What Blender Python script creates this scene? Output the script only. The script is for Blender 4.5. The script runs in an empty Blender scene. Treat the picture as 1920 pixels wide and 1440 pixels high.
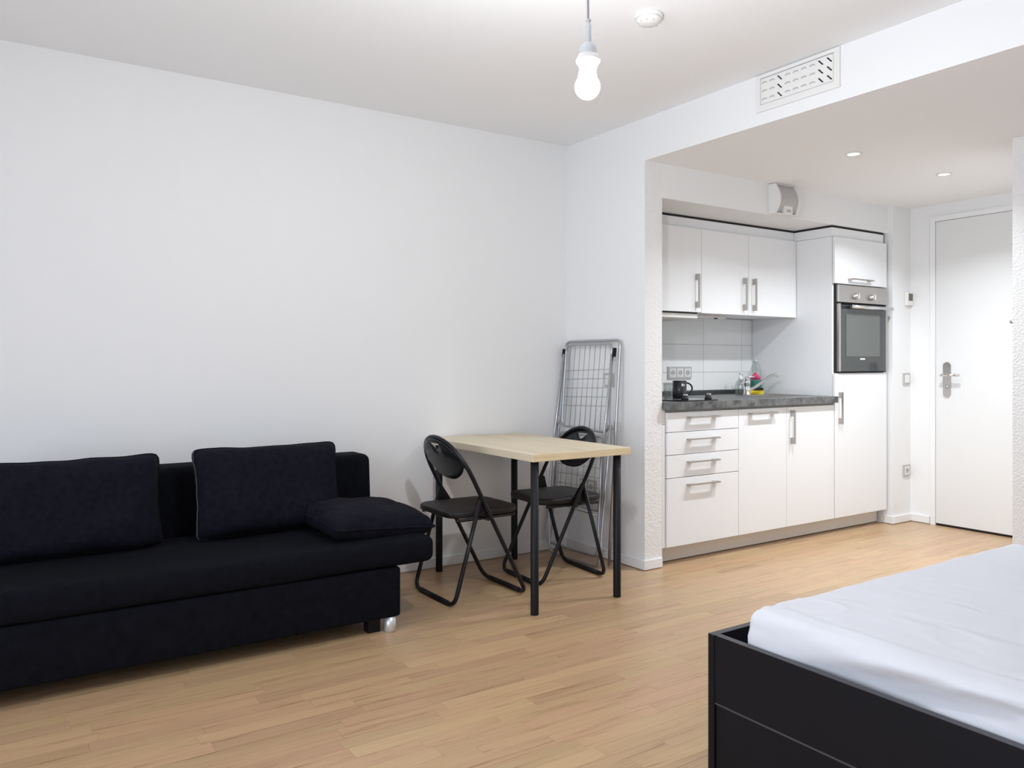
import bpy, bmesh, math, random
from mathutils import Vector, Matrix, noise
random.seed(7)
PI = math.pi
scene = bpy.context.scene
C = scene.collection

# ------------------------------------------------------------------ camera
TH = math.radians(56.394)
cam_d = bpy.data.cameras.new('camera'); cam = bpy.data.objects.new('camera', cam_d); C.objects.link(cam)
cam.location = (0, 0, 1.15); cam.rotation_euler = (PI/2, 0, TH - PI/2)
cam_d.sensor_width = 36; cam_d.lens = 28.073; cam_d.shift_y = -39/1920
cam_d.clip_start = 0.02; cam_d.clip_end = 60
scene.camera = cam

# ------------------------------------------------------------------ world, daylight, exposure
world = bpy.data.worlds.new('world'); scene.world = world; world.use_nodes = True
bg = world.node_tree.nodes['Background']; bg.inputs[0].default_value = (0.62, 0.74, 1.0, 1); bg.inputs[1].default_value = 1.0
wl = bpy.data.lights.new('daylight_fill', 'AREA'); wl.shape = 'RECTANGLE'; wl.size = 2.15; wl.size_y = 2.7  # added area light outside the unseen window, soft bluish fill
wl.energy = 80; wl.color = (0.84, 0.90, 1.0)
wlo = bpy.data.objects.new('daylight_fill', wl); C.objects.link(wlo)
wlo.location = (-1.72, 1.45, 1.20); wlo.rotation_euler = (0, -PI/2, 0)
BULB_W = 38.0
DOWN_W = 15.5
vs = scene.view_settings
vs.view_transform = 'Standard'; vs.look = 'None'; vs.exposure = 0.0; vs.gamma = 1.0; vs.use_curve_mapping = False

# ------------------------------------------------------------------ materials
def new_mat(name):
    m = bpy.data.materials.new(name); m.use_nodes = True
    nt = m.node_tree; return m, nt, nt.nodes['Principled BSDF']
def pmat(name, col, rough=0.5, metal=0.0, bump=None, var=None, coat=0, spec=0.5, sheen=0, bdist=0.002):
    """bump=(scale,strength); var=(scale,amount) tonal noise"""
    m, nt, b = new_mat(name)
    b.inputs['Base Color'].default_value = (*col, 1); b.inputs['Roughness'].default_value = rough
    b.inputs['Metallic'].default_value = metal; b.inputs['Specular IOR Level'].default_value = spec
    b.inputs['Coat Weight'].default_value = coat
    if sheen:
        b.inputs['Sheen Weight'].default_value = sheen; b.inputs['Sheen Roughness'].default_value = 0.6
    tc = nt.nodes.new('ShaderNodeTexCoord')
    if bump:
        n = nt.nodes.new('ShaderNodeTexNoise'); n.inputs['Scale'].default_value = bump[0]; n.inputs['Detail'].default_value = 4
        nt.links.new(tc.outputs['Object'], n.inputs['Vector'])
        bp = nt.nodes.new('ShaderNodeBump'); bp.inputs['Strength'].default_value = bump[1]; bp.inputs['Distance'].default_value = bdist
        nt.links.new(n.outputs['Fac'], bp.inputs['Height']); nt.links.new(bp.outputs['Normal'], b.inputs['Normal'])
    if var:
        n2 = nt.nodes.new('ShaderNodeTexNoise'); n2.inputs['Scale'].default_value = var[0]; n2.inputs['Detail'].default_value = 5
        nt.links.new(tc.outputs['Object'], n2.inputs['Vector'])
        mx = nt.nodes.new('ShaderNodeMix'); mx.data_type = 'RGBA'
        lo = tuple(max(0, c*(1-var[1])) for c in col); hi = tuple(min(1, c*(1+var[1])) for c in col)
        mx.inputs[6].default_value = (*lo, 1); mx.inputs[7].default_value = (*hi, 1)
        rp = nt.nodes.new('ShaderNodeMapRange'); rp.inputs[1].default_value = 0.3; rp.inputs[2].default_value = 0.7
        nt.links.new(n2.outputs['Fac'], rp.inputs[0]); nt.links.new(rp.outputs[0], mx.inputs[0])
        nt.links.new(mx.outputs[2], b.inputs['Base Color'])
    return m
def emat(name, col, s):
    m, nt, b = new_mat(name)
    b.inputs['Base Color'].default_value = (*col, 1)
    b.inputs['Emission Color'].default_value = (*col, 1); b.inputs['Emission Strength'].default_value = s
    return m
def glassmat(name, col=(0.95, 0.97, 0.97), gl=0.12, rough=0.03):
    m, nt, b = new_mat(name); nt.nodes.remove(b)
    out = [n for n in nt.nodes if n.type == 'OUTPUT_MATERIAL'][0]
    t = nt.nodes.new('ShaderNodeBsdfTransparent'); t.inputs[0].default_value = (*col, 1)
    g = nt.nodes.new('ShaderNodeBsdfGlossy'); g.inputs['Roughness'].default_value = rough
    fr = nt.nodes.new('ShaderNodeLayerWeight'); fr.inputs[0].default_value = 0.35
    ma = nt.nodes.new('ShaderNodeMath'); ma.operation = 'MULTIPLY_ADD'; ma.inputs[1].default_value = 0.6; ma.inputs[2].default_value = gl
    mx = nt.nodes.new('ShaderNodeMixShader')
    nt.links.new(fr.outputs['Facing'], ma.inputs[0]); nt.links.new(ma.outputs[0], mx.inputs[0])
    nt.links.new(t.outputs[0], mx.inputs[1]); nt.links.new(g.outputs[0], mx.inputs[2]); nt.links.new(mx.outputs[0], out.inputs[0])
    return m
def woodmat(name, dark, light, rough=0.4, plank=False, gs=(1.6, 34, 34)):
    m, nt, b = new_mat(name); N = nt.nodes; L = nt.links
    geo = N.new('ShaderNodeNewGeometry')
    if plank:
        oi = N.new('ShaderNodeObjectInfo')
        ad = N.new('ShaderNodeMath'); ad.operation = 'ADD'
        L.new(oi.outputs['Random'], ad.inputs[0]); L.new(geo.outputs['Random Per Island'], ad.inputs[1])
        fr = N.new('ShaderNodeMath'); fr.operation = 'FRACT'; L.new(ad.outputs[0], fr.inputs[0])
        rnd = fr.outputs[0]
    mp = N.new('ShaderNodeMapping'); mp.inputs['Scale'].default_value = gs
    L.new(geo.outputs['Position'], mp.inputs['Vector'])
    if plank:
        cx = N.new('ShaderNodeCombineXYZ')
        for i, k in enumerate((37.0, 91.0, 53.0)):
            mu = N.new('ShaderNodeMath'); mu.operation = 'MULTIPLY'; mu.inputs[1].default_value = k
            L.new(rnd, mu.inputs[0]); L.new(mu.outputs[0], cx.inputs[i])
        L.new(cx.outputs[0], mp.inputs['Location'])
    g = N.new('ShaderNodeTexNoise'); g.inputs['Scale'].default_value = 1.0; g.inputs['Detail'].default_value = 6; g.inputs['Roughness'].default_value = 0.62
    g.inputs['Distortion'].default_value = 1.1
    L.new(mp.outputs[0], g.inputs['Vector'])
    cr = N.new('ShaderNodeValToRGB'); cr.color_ramp.elements[0].position = 0.345; cr.color_ramp.elements[1].position = 0.565
    cr.color_ramp.elements[0].color = (*dark, 1); cr.color_ramp.elements[1].color = (*light, 1)
    e = cr.color_ramp.elements.new(0.43); mid = tuple(d*0.25 + l*0.75 for d, l in zip(dark, light)); e.color = (*mid, 1)
    src = g.outputs['Fac']
    if plank:
        mp2 = N.new('ShaderNodeMapping'); mp2.inputs['Scale'].default_value = (5.0, 150, 150); L.new(geo.outputs['Position'], mp2.inputs['Vector']); L.new(cx.outputs[0], mp2.inputs['Location'])
        g2 = N.new('ShaderNodeTexNoise'); g2.inputs['Scale'].default_value = 1.0; g2.inputs['Detail'].default_value = 3; g2.inputs['Distortion'].default_value = 0.4
        L.new(mp2.outputs[0], g2.inputs['Vector'])
        mm = N.new('ShaderNodeMix'); mm.inputs[0].default_value = 0.46; L.new(g.outputs['Fac'], mm.inputs[2]); L.new(g2.outputs['Fac'], mm.inputs[3]); src = mm.outputs[0]
    L.new(src, cr.inputs[0])
    col = cr.outputs[0]
    if plank:
        tone = N.new('ShaderNodeMapRange'); tone.inputs[3].default_value = 0.86; tone.inputs[4].default_value = 1.06
        pw = N.new('ShaderNodeMath'); pw.operation = 'POWER'; pw.inputs[1].default_value = 0.55; L.new(rnd, pw.inputs[0])
        L.new(pw.outputs[0], tone.inputs[0])
        hs = N.new('ShaderNodeHueSaturation'); L.new(tone.outputs[0], hs.inputs['Value']); L.new(col, hs.inputs['Color'])
        hu = N.new('ShaderNodeMapRange'); hu.inputs[3].default_value = 0.492; hu.inputs[4].default_value = 0.508
        m2 = N.new('ShaderNodeMath'); m2.operation = 'MULTIPLY'; m2.inputs[1].default_value = 7.3; L.new(rnd, m2.inputs[0])
        f2 = N.new('ShaderNodeMath'); f2.operation = 'FRACT'; L.new(m2.outputs[0], f2.inputs[0])
        L.new(f2.outputs[0], hu.inputs[0]); L.new(hu.outputs[0], hs.inputs['Hue'])
        col = hs.outputs[0]
    L.new(col, b.inputs['Base Color'])
    b.inputs['Roughness'].default_value = rough
    bp = N.new('ShaderNodeBump'); bp.inputs['Strength'].default_value = 0.12; bp.inputs['Distance'].default_value = 0.001
    L.new(g.outputs['Fac'], bp.inputs['Height']); L.new(bp.outputs[0], b.inputs['Normal'])
    return m

M = {}
M['wall'] = pmat('wall_paint', (0.86, 0.86, 0.858), 0.85, bump=(90, 0.10), spec=0.2)
M['ceil'] = pmat('ceiling_paint', (0.945, 0.945, 0.945), 0.9, bump=(60, 0.05), spec=0.2)
M['rough'] = pmat('rough_plaster', (0.87, 0.86, 0.85), 0.9, bump=(95, 0.9), spec=0.2, bdist=0.006)
M['skirt'] = pmat('skirting_white', (0.87, 0.87, 0.87), 0.45)
M['white'] = pmat('white_lacquer', (0.86, 0.865, 0.875), 0.38)
M['carcass'] = pmat('carcass_grey', (0.52, 0.50, 0.47), 0.6)
M['plinth'] = pmat('plinth_cream', (0.80, 0.765, 0.72), 0.5)
M['plast'] = pmat('white_plastic', (0.82, 0.81, 0.79), 0.4)
M['plast_g'] = pmat('silver_grey_plastic', (0.50, 0.49, 0.48), 0.4)
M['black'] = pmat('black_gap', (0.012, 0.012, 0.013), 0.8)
M['steel'] = pmat('brushed_steel', (0.52, 0.50, 0.48), 0.34, 1.0, bump=(120, 0.05))
M['handle'] = pmat('satin_nickel', (0.46, 0.43, 0.40), 0.36, 1.0)
M['chrome'] = pmat('chrome', (0.72, 0.72, 0.73), 0.10, 1.0)
M['rack'] = pmat('zinc_tube', (0.50, 0.51, 0.53), 0.28, 0.9)
M['wire'] = pmat('zinc_wire', (0.36, 0.37, 0.39), 0.4, 0.8)
M['tubeblk'] = pmat('black_tube_paint', (0.008, 0.008, 0.010), 0.36, spec=0.3)
M['vinyl'] = pmat('black_vinyl', (0.012, 0.010, 0.010), 0.5, bump=(260, 0.15), spec=0.35)
M['backpl'] = pmat('black_plastic_back', (0.010, 0.011, 0.013), 0.32, spec=0.35)
M['legblk'] = pmat('matt_black_leg', (0.008, 0.008, 0.010), 0.5, spec=0.25)
M['alu'] = pmat('satin_aluminium', (0.70, 0.70, 0.71), 0.38, 0.5)
M['sofa'] = pmat('black_corduroy', (0.0040, 0.0044, 0.0074), 0.95, bump=(420, 0.5), var=(30, 0.25), spec=0.12)
M['cush'] = pmat('midnight_velour', (0.0062, 0.0066, 0.0120), 0.95, bump=(300, 0.6), var=(40, 0.3), spec=0.12, sheen=0.006)
M['seam'] = pmat('grey_seam', (0.10, 0.10, 0.12), 0.9)
M['bed'] = pmat('black_laminate', (0.0075, 0.0075, 0.0105), 0.5, var=(3, 0.15), spec=0.16)
M['bededge'] = pmat('black_edge_band', (0.055, 0.055, 0.062), 0.5)
M['sheet'] = pmat('white_jersey_sheet', (0.68, 0.69, 0.735), 0.92, bump=(500, 0.08), spec=0.15)
def _sheet():
    m = M['sheet']; nt = m.node_tree; N = nt.nodes; L = nt.links; b = N['Principled BSDF']
    geo = N.new('ShaderNodeNewGeometry'); mp = N.new('ShaderNodeMapping'); mp.inputs['Scale'].default_value = (5.5, 2.6, 7.0); mp.inputs['Rotation'].default_value = (0, 0, .35)
    L.new(geo.outputs['Position'], mp.inputs['Vector'])
    n = N.new('ShaderNodeTexNoise'); n.inputs['Scale'].default_value = 1.0; n.inputs['Detail'].default_value = 3; n.inputs['Distortion'].default_value = 1.6; n.noise_type = 'RIDGED_MULTIFRACTAL'
    L.new(mp.outputs[0], n.inputs['Vector'])
    bp = N.new('ShaderNodeBump'); bp.inputs['Strength'].default_value = 0.55; bp.inputs['Distance'].default_value = 0.016
    L.new(n.outputs['Fac'], bp.inputs['Height'])
    old = b.inputs['Normal'].links[0].from_node; L.new(bp.outputs['Normal'], old.inputs['Normal'])
_sheet()
M['counter'] = pmat('grey_stone_worktop', (0.115, 0.118, 0.115), 0.42, bump=(60, 0.1), var=(24, 0.65))
M['upst'] = pmat('dark_upstand', (0.05, 0.052, 0.055), 0.4, var=(24, 0.3))
M['tile'] = pmat('glazed_white_tile', (0.86, 0.86, 0.855), 0.22)
M['grout'] = pmat('grey_grout', (0.45, 0.44, 0.43), 0.9)
M['hob'] = pmat('black_glass', (0.006, 0.006, 0.008), 0.12)
M['mug'] = pmat('dark_ceramic', (0.010, 0.012, 0.018), 0.25, coat=0.3)
M['ovglass'] = pmat('oven_glass', (0.030, 0.034, 0.036), 0.08, spec=0.9)
M['ovwin'] = pmat('oven_window', (0.10, 0.108, 0.10), 0.10, spec=0.9)
M['yellow'] = pmat('sponge_yellow', (0.78, 0.58, 0.03), 0.9, bump=(300, 0.6))
M['scour'] = pmat('scour_black', (0.015, 0.015, 0.015), 0.95, bump=(300, 0.8))
M['pink'] = pmat('pink_label', (0.72, 0.05, 0.16), 0.4)
M['teal'] = pmat('teal_label', (0.02, 0.16, 0.13), 0.35)
M['lcd'] = pmat('lcd_grey', (0.12, 0.12, 0.09), 0.3)
M['lens'] = pmat('grey_diffuser', (0.50, 0.48, 0.475), 0.35)
M['glass'] = glassmat('clear_glass', (0.90, 0.93, 0.92), 0.10)
M['pane'] = glassmat('window_glass', (0.97, 0.98, 0.98), 0.03)
M['bottle'] = glassmat('clear_plastic', (0.86, 0.90, 0.90), 0.10)
M['cord'] = pmat('grey_cord', (0.34, 0.33, 0.34), 0.6)
M['sock'] = pmat('lamp_socket_white', (0.62, 0.64, 0.66), 0.4)
M['plank'] = woodmat('oak_laminate', (0.31, 0.172, 0.078), (0.535, 0.350, 0.198), 0.30, plank=True, gs=(1.7, 30, 30))
M['sub'] = pmat('subfloor', (0.25, 0.16, 0.09), 0.8)
M['table'] = woodmat('pale_birch', (0.60, 0.49, 0.33), (0.72, 0.62, 0.45), 0.45, gs=(16, 1.2, 16))
M['tabedge'] = woodmat('pale_birch_edge', (0.62, 0.48, 0.28), (0.74, 0.60, 0.38), 0.45, gs=(1.5, 20, 60))

# ------------------------------------------------------------------ mesh helpers
class MB:
    def __init__(s): s.bm = bmesh.new()
    def _f(s, vs, sm=False, mi=0):
        try:
            f = s.bm.faces.new(vs); f.smooth = sm; f.material_index = mi; return f
        except ValueError: return None
    def box(s, x0, x1, y0, y1, z0, z1, bev=0.0, mi=0, fm=None):
        b = s.bm
        v = [b.verts.new((x, y, z)) for z in (z0, z1) for y in (y0, y1) for x in (x0, x1)]
        q = {'-z': (0, 2, 3, 1), '+z': (4, 5, 7, 6), '-y': (0, 1, 5, 4), '+y': (2, 6, 7, 3), '-x': (0, 4, 6, 2), '+x': (1, 3, 7, 5)}
        fs = [s._f([v[i] for i in idx], False, (fm or {}).get(k, mi)) for k, idx in q.items()]
        if bev:
            es = set(e for f in fs for e in f.edges)
            r = bmesh.ops.bevel(b, geom=list(es), offset=bev, segments=2, affect='EDGES', profile=0.5)
            for f in r['faces']: f.smooth = False
        return s
    def ring(s, c, t, r, n, up=None, sx=1.0):
        t = Vector(t).normalized()
        u = Vector(up) if up is not None else (Vector((0, 0, 1)) if abs(t.z) < 0.9 else Vector((1, 0, 0)))
        a = t.cross(u).normalized(); bb = t.cross(a).normalized()
        return [s.bm.verts.new(Vector(c) + a*(math.cos(2*PI*i/n)*r*sx) + bb*(math.sin(2*PI*i/n)*r)) for i in range(n)]
    def tube(s, pts, r, n=10, closed=False, mi=0):
        pts = [Vector(p) for p in pts]; k = len(pts); rings = []
        a = None
        for i, p in enumerate(pts):
            if closed: t = pts[(i+1) % k] - pts[i-1]
            else: t = pts[min(i+1, k-1)] - pts[max(i-1, 0)]
            t.normalize()
            if a is None:
                u = Vector((0, 0, 1)) if abs(t.z) < 0.9 else Vector((1, 0, 0)); a = t.cross(u).normalized()
            else:
                a = (a - t*a.dot(t)).normalized()
            bb = t.cross(a)
            rr = r[i] if isinstance(r, (list, tuple)) else r
            rings.append([s.bm.verts.new(p + a*(math.cos(2*PI*j/n)*rr) + bb*(math.sin(2*PI*j/n)*rr)) for j in range(n)])
        for i in range(k if closed else k-1):
            A, B = rings[i], rings[(i+1) % k]
            for j in range(n): s._f([A[j], A[(j+1) % n], B[(j+1) % n], B[j]], True, mi)
        if not closed:
            s._f(rings[0][::-1], False, mi); s._f(rings[-1], False, mi)
        return s
    def lathe(s, prof, c=(0, 0, 0), n=24, axis='z', mi=0, cap=True):
        c = Vector(c); rings = []
        def P(r, h, t):
            x, y = r*math.cos(t), r*math.sin(t)
            return c + (Vector((x, y, h)) if axis == 'z' else Vector((h, x, y)) if axis == 'x' else Vector((y, h, x)))
        for r, h in prof:
            if r < 1e-6: rings.append([s.bm.verts.new(P(0, h, 0))])
            else: rings.append([s.bm.verts.new(P(r, h, 2*PI*i/n)) for i in range(n)])
        for A, B in zip(rings, rings[1:]):
            for j in range(n):
                if len(A) == 1 and len(B) == 1: continue
                if len(A) == 1: s._f([A[0], B[j], B[(j+1) % n]], True, mi)
                elif len(B) == 1: s._f([A[j], A[(j+1) % n], B[0]], True, mi)
                else: s._f([A[j], A[(j+1) % n], B[(j+1) % n], B[j]], True, mi)
        if cap:
            if len(rings[0]) > 1: s._f(rings[0][::-1], False, mi)
            if len(rings[-1]) > 1: s._f(rings[-1], False, mi)
        return s
    def prism(s, poly, o, a, b, d, mi=0):
        """2D poly in axes a,b at o, extruded by vector d"""
        o, a, b, d = map(Vector, (o, a, b, d))
        A = [s.bm.verts.new(o + a*p + b*q) for p, q in poly]; B = [s.bm.verts.new(v.co + d) for v in A]
        n = len(A)
        s._f(A[::-1], False, mi); s._f(B, False, mi)
        for i in range(n): s._f([A[i], A[(i+1) % n], B[(i+1) % n], B[i]], False, mi)
        return s
    def rbox(s, x0, x1, y0, y1, z0, z1, r, n=(8, 8, 4), fn=None, mi=0):
        """rounded, subdivided box; fn(co)->offset"""
        c = Vector(((x0+x1)/2, (y0+y1)/2, (z0+z1)/2)); h = Vector(((x1-x0)/2, (y1-y0)/2, (z1-z0)/2))
        inn = Vector([max(1e-5, q - r) for q in h]); vd = {}
        def ticks(hh, ii, k):
            e = [-hh + (hh-ii)*t for t in (0, .3, .62)]
            return e + [-ii + 2*ii*j/k for j in range(k+1)] + [-q for q in e[::-1]]
        T = [ticks(h[i], inn[i], n[i]) for i in range(3)]
        def V(p):
            k = tuple(round(q, 6) for q in p)
            if k not in vd:
                q = Vector([max(-inn[i], min(inn[i], p[i])) for i in range(3)]); d = Vector(p) - q
                if d.length > 1e-7: q = q + d.normalized()*r
                if fn: q = q + Vector(fn(q, h))
                vd[k] = s.bm.verts.new(c + q)
            return vd[k]
        for ax in range(3):
            u, w = [(1, 2), (2, 0), (0, 1)][ax]
            for sg in (-1, 1):
                for i in range(len(T[u])-1):
                    for j in range(len(T[w])-1):
                        q = []
                        for (a_, b_) in ((i, j), (i+1, j), (i+1, j+1), (i, j+1)):
                            p = [0, 0, 0]; p[ax] = sg*h[ax]; p[u] = T[u][a_]; p[w] = T[w][b_]; q.append(V(p))
                        if sg < 0: q = q[::-1]
                        if len(set(q)) == 4: s._f(q, True, mi)
        return s
    def build(s, name, mat, parent=None, origin=None, local=False):
        me = bpy.data.meshes.new(name)
        bmesh.ops.recalc_face_normals(s.bm, faces=s.bm.faces[:])
        if not local:
            if parent is not None: off = WL[parent.name]
            elif origin is not None: off = Vector(origin)
            else:
                xs = [v.co for v in s.bm.verts]
                lo = Vector([min(v[i] for v in xs) for i in range(3)]); hi = Vector([max(v[i] for v in xs) for i in range(3)])
                off = Vector(((lo.x+hi.x)/2, (lo.y+hi.y)/2, lo.z))
            for v in s.bm.verts: v.co -= off
        else: off = Vector(origin or (0, 0, 0))
        s.bm.to_mesh(me); s.bm.free()
        for mm in (mat if isinstance(mat, (list, tuple)) else [mat]): me.materials.append(mm)
        o = bpy.data.objects.new(name, me); C.objects.link(o)
        if parent is not None: o.parent = parent; WL[o.name] = off
        else: o.location = off; WL[o.name] = off
        return o
WL = {}
def tag(o, label=None, cat=None, group=None, kind=None):
    if label: o['label'] = label
    if cat: o['category'] = cat
    if group: o['group'] = group
    if kind: o['kind'] = kind
    return o
def thing(name, loc, label=None, cat=None, group=None, kind=None, rz=0):
    o = bpy.data.objects.new(name, None); C.objects.link(o); o.location = loc; o.rotation_euler = (0, 0, rz)
    o.empty_display_size = 0.05; WL[o.name] = Vector(loc)
    return tag(o, label, cat, group, kind)
def bx(name, mat, parent, *a, **k):
    return MB().box(*a, **k).build(name, mat, parent)
def round_path(pts, r, k=6, closed=False):
    """polyline with rounded corners"""
    pts = [Vector(p) for p in pts]; out = []; n = len(pts)
    for i, p in enumerate(pts):
        if not closed and i in (0, n-1): out.append(p); continue
        a, b = pts[i-1], pts[(i+1) % n]
        ra = min(r, (a-p).length*0.49); rb = min(r, (b-p).length*0.49); rr = min(ra, rb)
        A = p + (a-p).normalized()*rr; B = p + (b-p).normalized()*rr
        for j in range(k+1):
            t = j/k; out.append(A*(1-t)**2 + p*2*t*(1-t) + B*t*t)
    return out

# ------------------------------------------------------------------ key planes (metres)
YW = 3.985          # long wall
XE = 3.065          # end wall / beam face
ZC, ZH = 2.51, 2.275
YS = 3.282          # end of the partition, kitchen bulkhead
XD = 5.65           # entrance wall
XB, YR = -1.5, -1.2 # wall with the added window, wall behind the bed's foot
YBLK, XBLK = 1.943, 4.30

# ------------------------------------------------------------------ structure
floor = MB().box(XB, XD+0.1, YR, YW, -0.10, -0.008).build('floor', M['sub']); tag(floor, kind='structure')
# strips of the laminate
def px(x, y, z):
    d = x*math.cos(TH) + y*math.sin(TH)
    if d < 0.2: return None
    return 960 + 1497.24*(x*math.sin(TH) - y*math.cos(TH))/d, 681 - 1497.24*(z-1.15)/d, d
SW = 0.0665; strips = []
nrow = int(math.ceil((YW-YR)/SW))
for r in range(nrow):
    y0 = YW - (r+1)*SW; x = XB - random.uniform(0, 0.4)
    while x < XD:
        l = random.choice((0.30, 0.38, 0.46, 0.52, 0.60))*random.uniform(0.9, 1.1)
        a, b = max(x, XB), min(x+l, XD); x += l
        if b - a < 0.02: continue
        sc = 0
        for t in (0.1, 0.5, 0.9):
            p = px(a+(b-a)*t, y0+SW/2, 0)
            hid = (a+(b-a)*t < 1.5 and y0 > 3.18) or (a+(b-a)*t > 1.7 and y0 < 1.5) or y0 > 3.95
            if p and -20 < p[0] < 1940 and 0 < p[1] < 1460 and not hid: sc += (b-a)/p[2]**2
        strips.append((sc, a, b, max(y0, YR), y0+SW))
strips.sort(key=lambda q: -q[0])
pm = MB().box(-.5, .5, -.5, .5, -1, 0).build('plank', M['plank'], local=True)
pm_mesh = pm.data
for i, (sc, a, b, c0, c1) in enumerate(strips[:300]):
    o = pm if i == 0 else bpy.data.objects.new('plank', pm_mesh)
    if i: C.objects.link(o)
    o.parent = floor
    o.location = Vector(((a+b)/2, (c0+c1)/2, 0)) - WL[floor.name]
    o.scale = (b-a-0.0005, c1-c0-0.0005, 0.008)
mb = MB()
for sc, a, b, c0, c1 in strips[300:]: mb.box(a+.00025, b-.00025, c0+.00025, c1-.00025, -0.008, 0)
o = mb.build('plank_field', M['plank'], floor); tag(o, kind='stuff')

def struct(name, mb, mat):
    return tag(mb.build(name, mat), kind='structure')
struct('wall_left', MB().box(XB-.1, XD+.1, YW, YW+.1, 0, ZC+.1), M['wall'])
struct('wall_right', MB().box(XB-.1, XD+.1, YR-.1, YR, 0, ZC+.1), M['wall'])
struct('ceiling', MB().box(XB-.1, XE, YR-.1, YW+.1, ZC, ZC+.1), M['ceil'])
# lowered ceiling over hall: its front face is the beam above the opening
struct('ceiling_hall', MB().box(XE, XD+.1, YR-.1, YW+.1, ZH, ZC+.1, fm={'-x': 1}), [M['ceil'], M['wall']])
struct('wall_partition', MB().box(XE, 3.197, YS, YW, 0, ZH, fm={'-y': 1}), [M['wall'], M['rough']])
struct('wall_bulkhead', MB().box(3.197, 5.42, YS, YW, 2.083, ZH), M['wall'])
struct('wall_pier', MB().box(5.42, XD, 3.245, YW, 0, ZH), M['wall'])
struct('wall_block', MB().box(XBLK, XD, YR, YBLK, 0, ZH, fm={'-x': 1}), [M['wall'], M['rough']])
DY0, DY1, DZ = 2.075, 3.095, 2.19     # door opening
struct('wall_entrance', MB().box(XD, XD+.1, DY1, YW, 0, ZH).box(XD, XD+.1, YBLK-.1, DY0, 0, ZH).box(XD, XD+.1, DY0, DY1, DZ, ZH), M['wall'])
# unseen wall behind the camera; window added and enlarged to light the room
WY0, WY1, WZ0, WZ1 = 0.05, 2.85, 0.12, 2.3
struct('wall_window', MB().box(XB-.1, XB, YR, WY0, 0, ZC).box(XB-.1, XB, WY1, YW, 0, ZC).box(XB-.1, XB, WY0, WY1, 0, WZ0).box(XB-.1, XB, WY0, WY1, WZ1, ZC), M['wall'])
win = thing('added_window_1', (XB-.05, (WY0+WY1)/2, WZ0), kind='structure')  # added window, unseen, gives the fill light a way in
fm_ = MB(); W_ = 0.06
for (a, b, c, d) in ((WY0, WY1, WZ0, WZ0+W_), (WY0, WY1, WZ1-W_, WZ1), (WY0, WY0+W_, WZ0, WZ1), (WY1-W_, WY1, WZ0, WZ1), (1.32, 1.38, WZ0, WZ1)):
    fm_.box(XB-.08, XB-.03, a, b, c, d)
fm_.build('window_frame', M['plast'], win)
bx('pane', M['pane'], win, XB-.058, XB-.052, WY0+W_, 1.32, WZ0+W_, WZ1-W_)
bx('pane', M['pane'], win, XB-.058, XB-.052, 1.38, WY1-W_, WZ0+W_, WZ1-W_)
bx('window_sill', M['plast'], win, XB-.02, XB+.10, WY0-.03, WY1+.03, WZ0-.03, WZ0, bev=.004)

BH, BT = 0.058, 0.014
def base(name, *segs):
    mb = MB()
    for sg in segs: mb.box(*sg, 0.004, BH, bev=0.003)
    return struct(name, mb, M['skirt'])
base('baseboard_left', (XB, XE-BT, YW-BT, YW))
base('baseboard_partition', (XE-BT, XE, YS-BT, YW), (XE, 3.19, YS-BT, YS))
base('baseboard_pier', (5.42-BT, 5.42, 3.245-BT, 3.325), (5.42, XD-BT, 3.245-BT, 3.245))
base('baseboard_entrance', (XD-BT, XD, DY1+.005, 3.245))
base('baseboard_block', (XBLK-BT, XBLK, YR, YBLK))
base('baseboard_right', (XB, XBLK-BT, YR, YR+BT))

# ------------------------------------------------------------------ entrance door
dr = thing('door_1', (XD, (DY0+DY1)/2, 0), kind='structure')
f = MB()
f.box(XD-.012, XD+.09, DY1-.035, DY1+.0, 0, DZ, bev=.002); f.box(XD-.012, XD+.09, DY0, DY0+.035, 0, DZ, bev=.002)
f.box(XD-.012, XD+.09, DY0+.035, DY1-.035, DZ-.035, DZ, bev=.002)
f.build('door_frame', M['skirt'], dr)
M['doorp'] = pmat('door_paint', (0.78, 0.78, 0.775), 0.5)
leaf = bx('door_leaf', M['doorp'], dr, XD-.004, XD+.04, DY0+.037, DY1-.037, 0.016, DZ-.037, bev=.002)
bx('door_gap_shade', M['black'], dr, XD+.004, XD+.036, DY0+.037, DY1-.037, 0.0, 0.016)  # black strip painted in as the dark gap under the leaf
hp = MB(); pts = []
for i in range(25):
    t = PI*i/24; pts.append((math.cos(t)*.0265, .0955 + math.sin(t)*.0265))
for i in range(25):
    t = PI + PI*i/24; pts.append((math.cos(t)*.0265, -.0955 + math.sin(t)*.0265))
hp.prism(pts, (XD-.004, 2.976, 1.036), (0, 1, 0), (0, 0, 1), (-.010, 0, 0))
esc = hp.build('handle_plate', M['steel'], dr)
lv = round_path([(XD-.012, 2.985, 1.068), (XD-.055, 2.985, 1.068), (XD-.055, 2.868, 1.068)], .015)
MB().tube(lv, .0095, 12).build('door_lever', M['chrome'], dr)
MB().tube([(XD-.055, 3.0, 1.068), (XD-.055, 2.985, 1.068)], .0095, 12).build('lever_cap', M['chrome'], dr)
MB().lathe([(.0, -.012), (.012, -.012), (.014, 0)], (XD-.014, 2.976, .985), 20, 'x').build('lock_cylinder', M['chrome'], esc)
MB().box(XD-.0275, XD-.0262, 2.9745, 2.9775, .975, .995).build('keyhole', M['black'], esc)
MB().lathe([(.0, -.007), (.009, -.007), (.012, -.002), (.012, 0)], (XD-.004, 2.556, 1.423), 20, 'x').build('peephole', M['wire'], dr)

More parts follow.
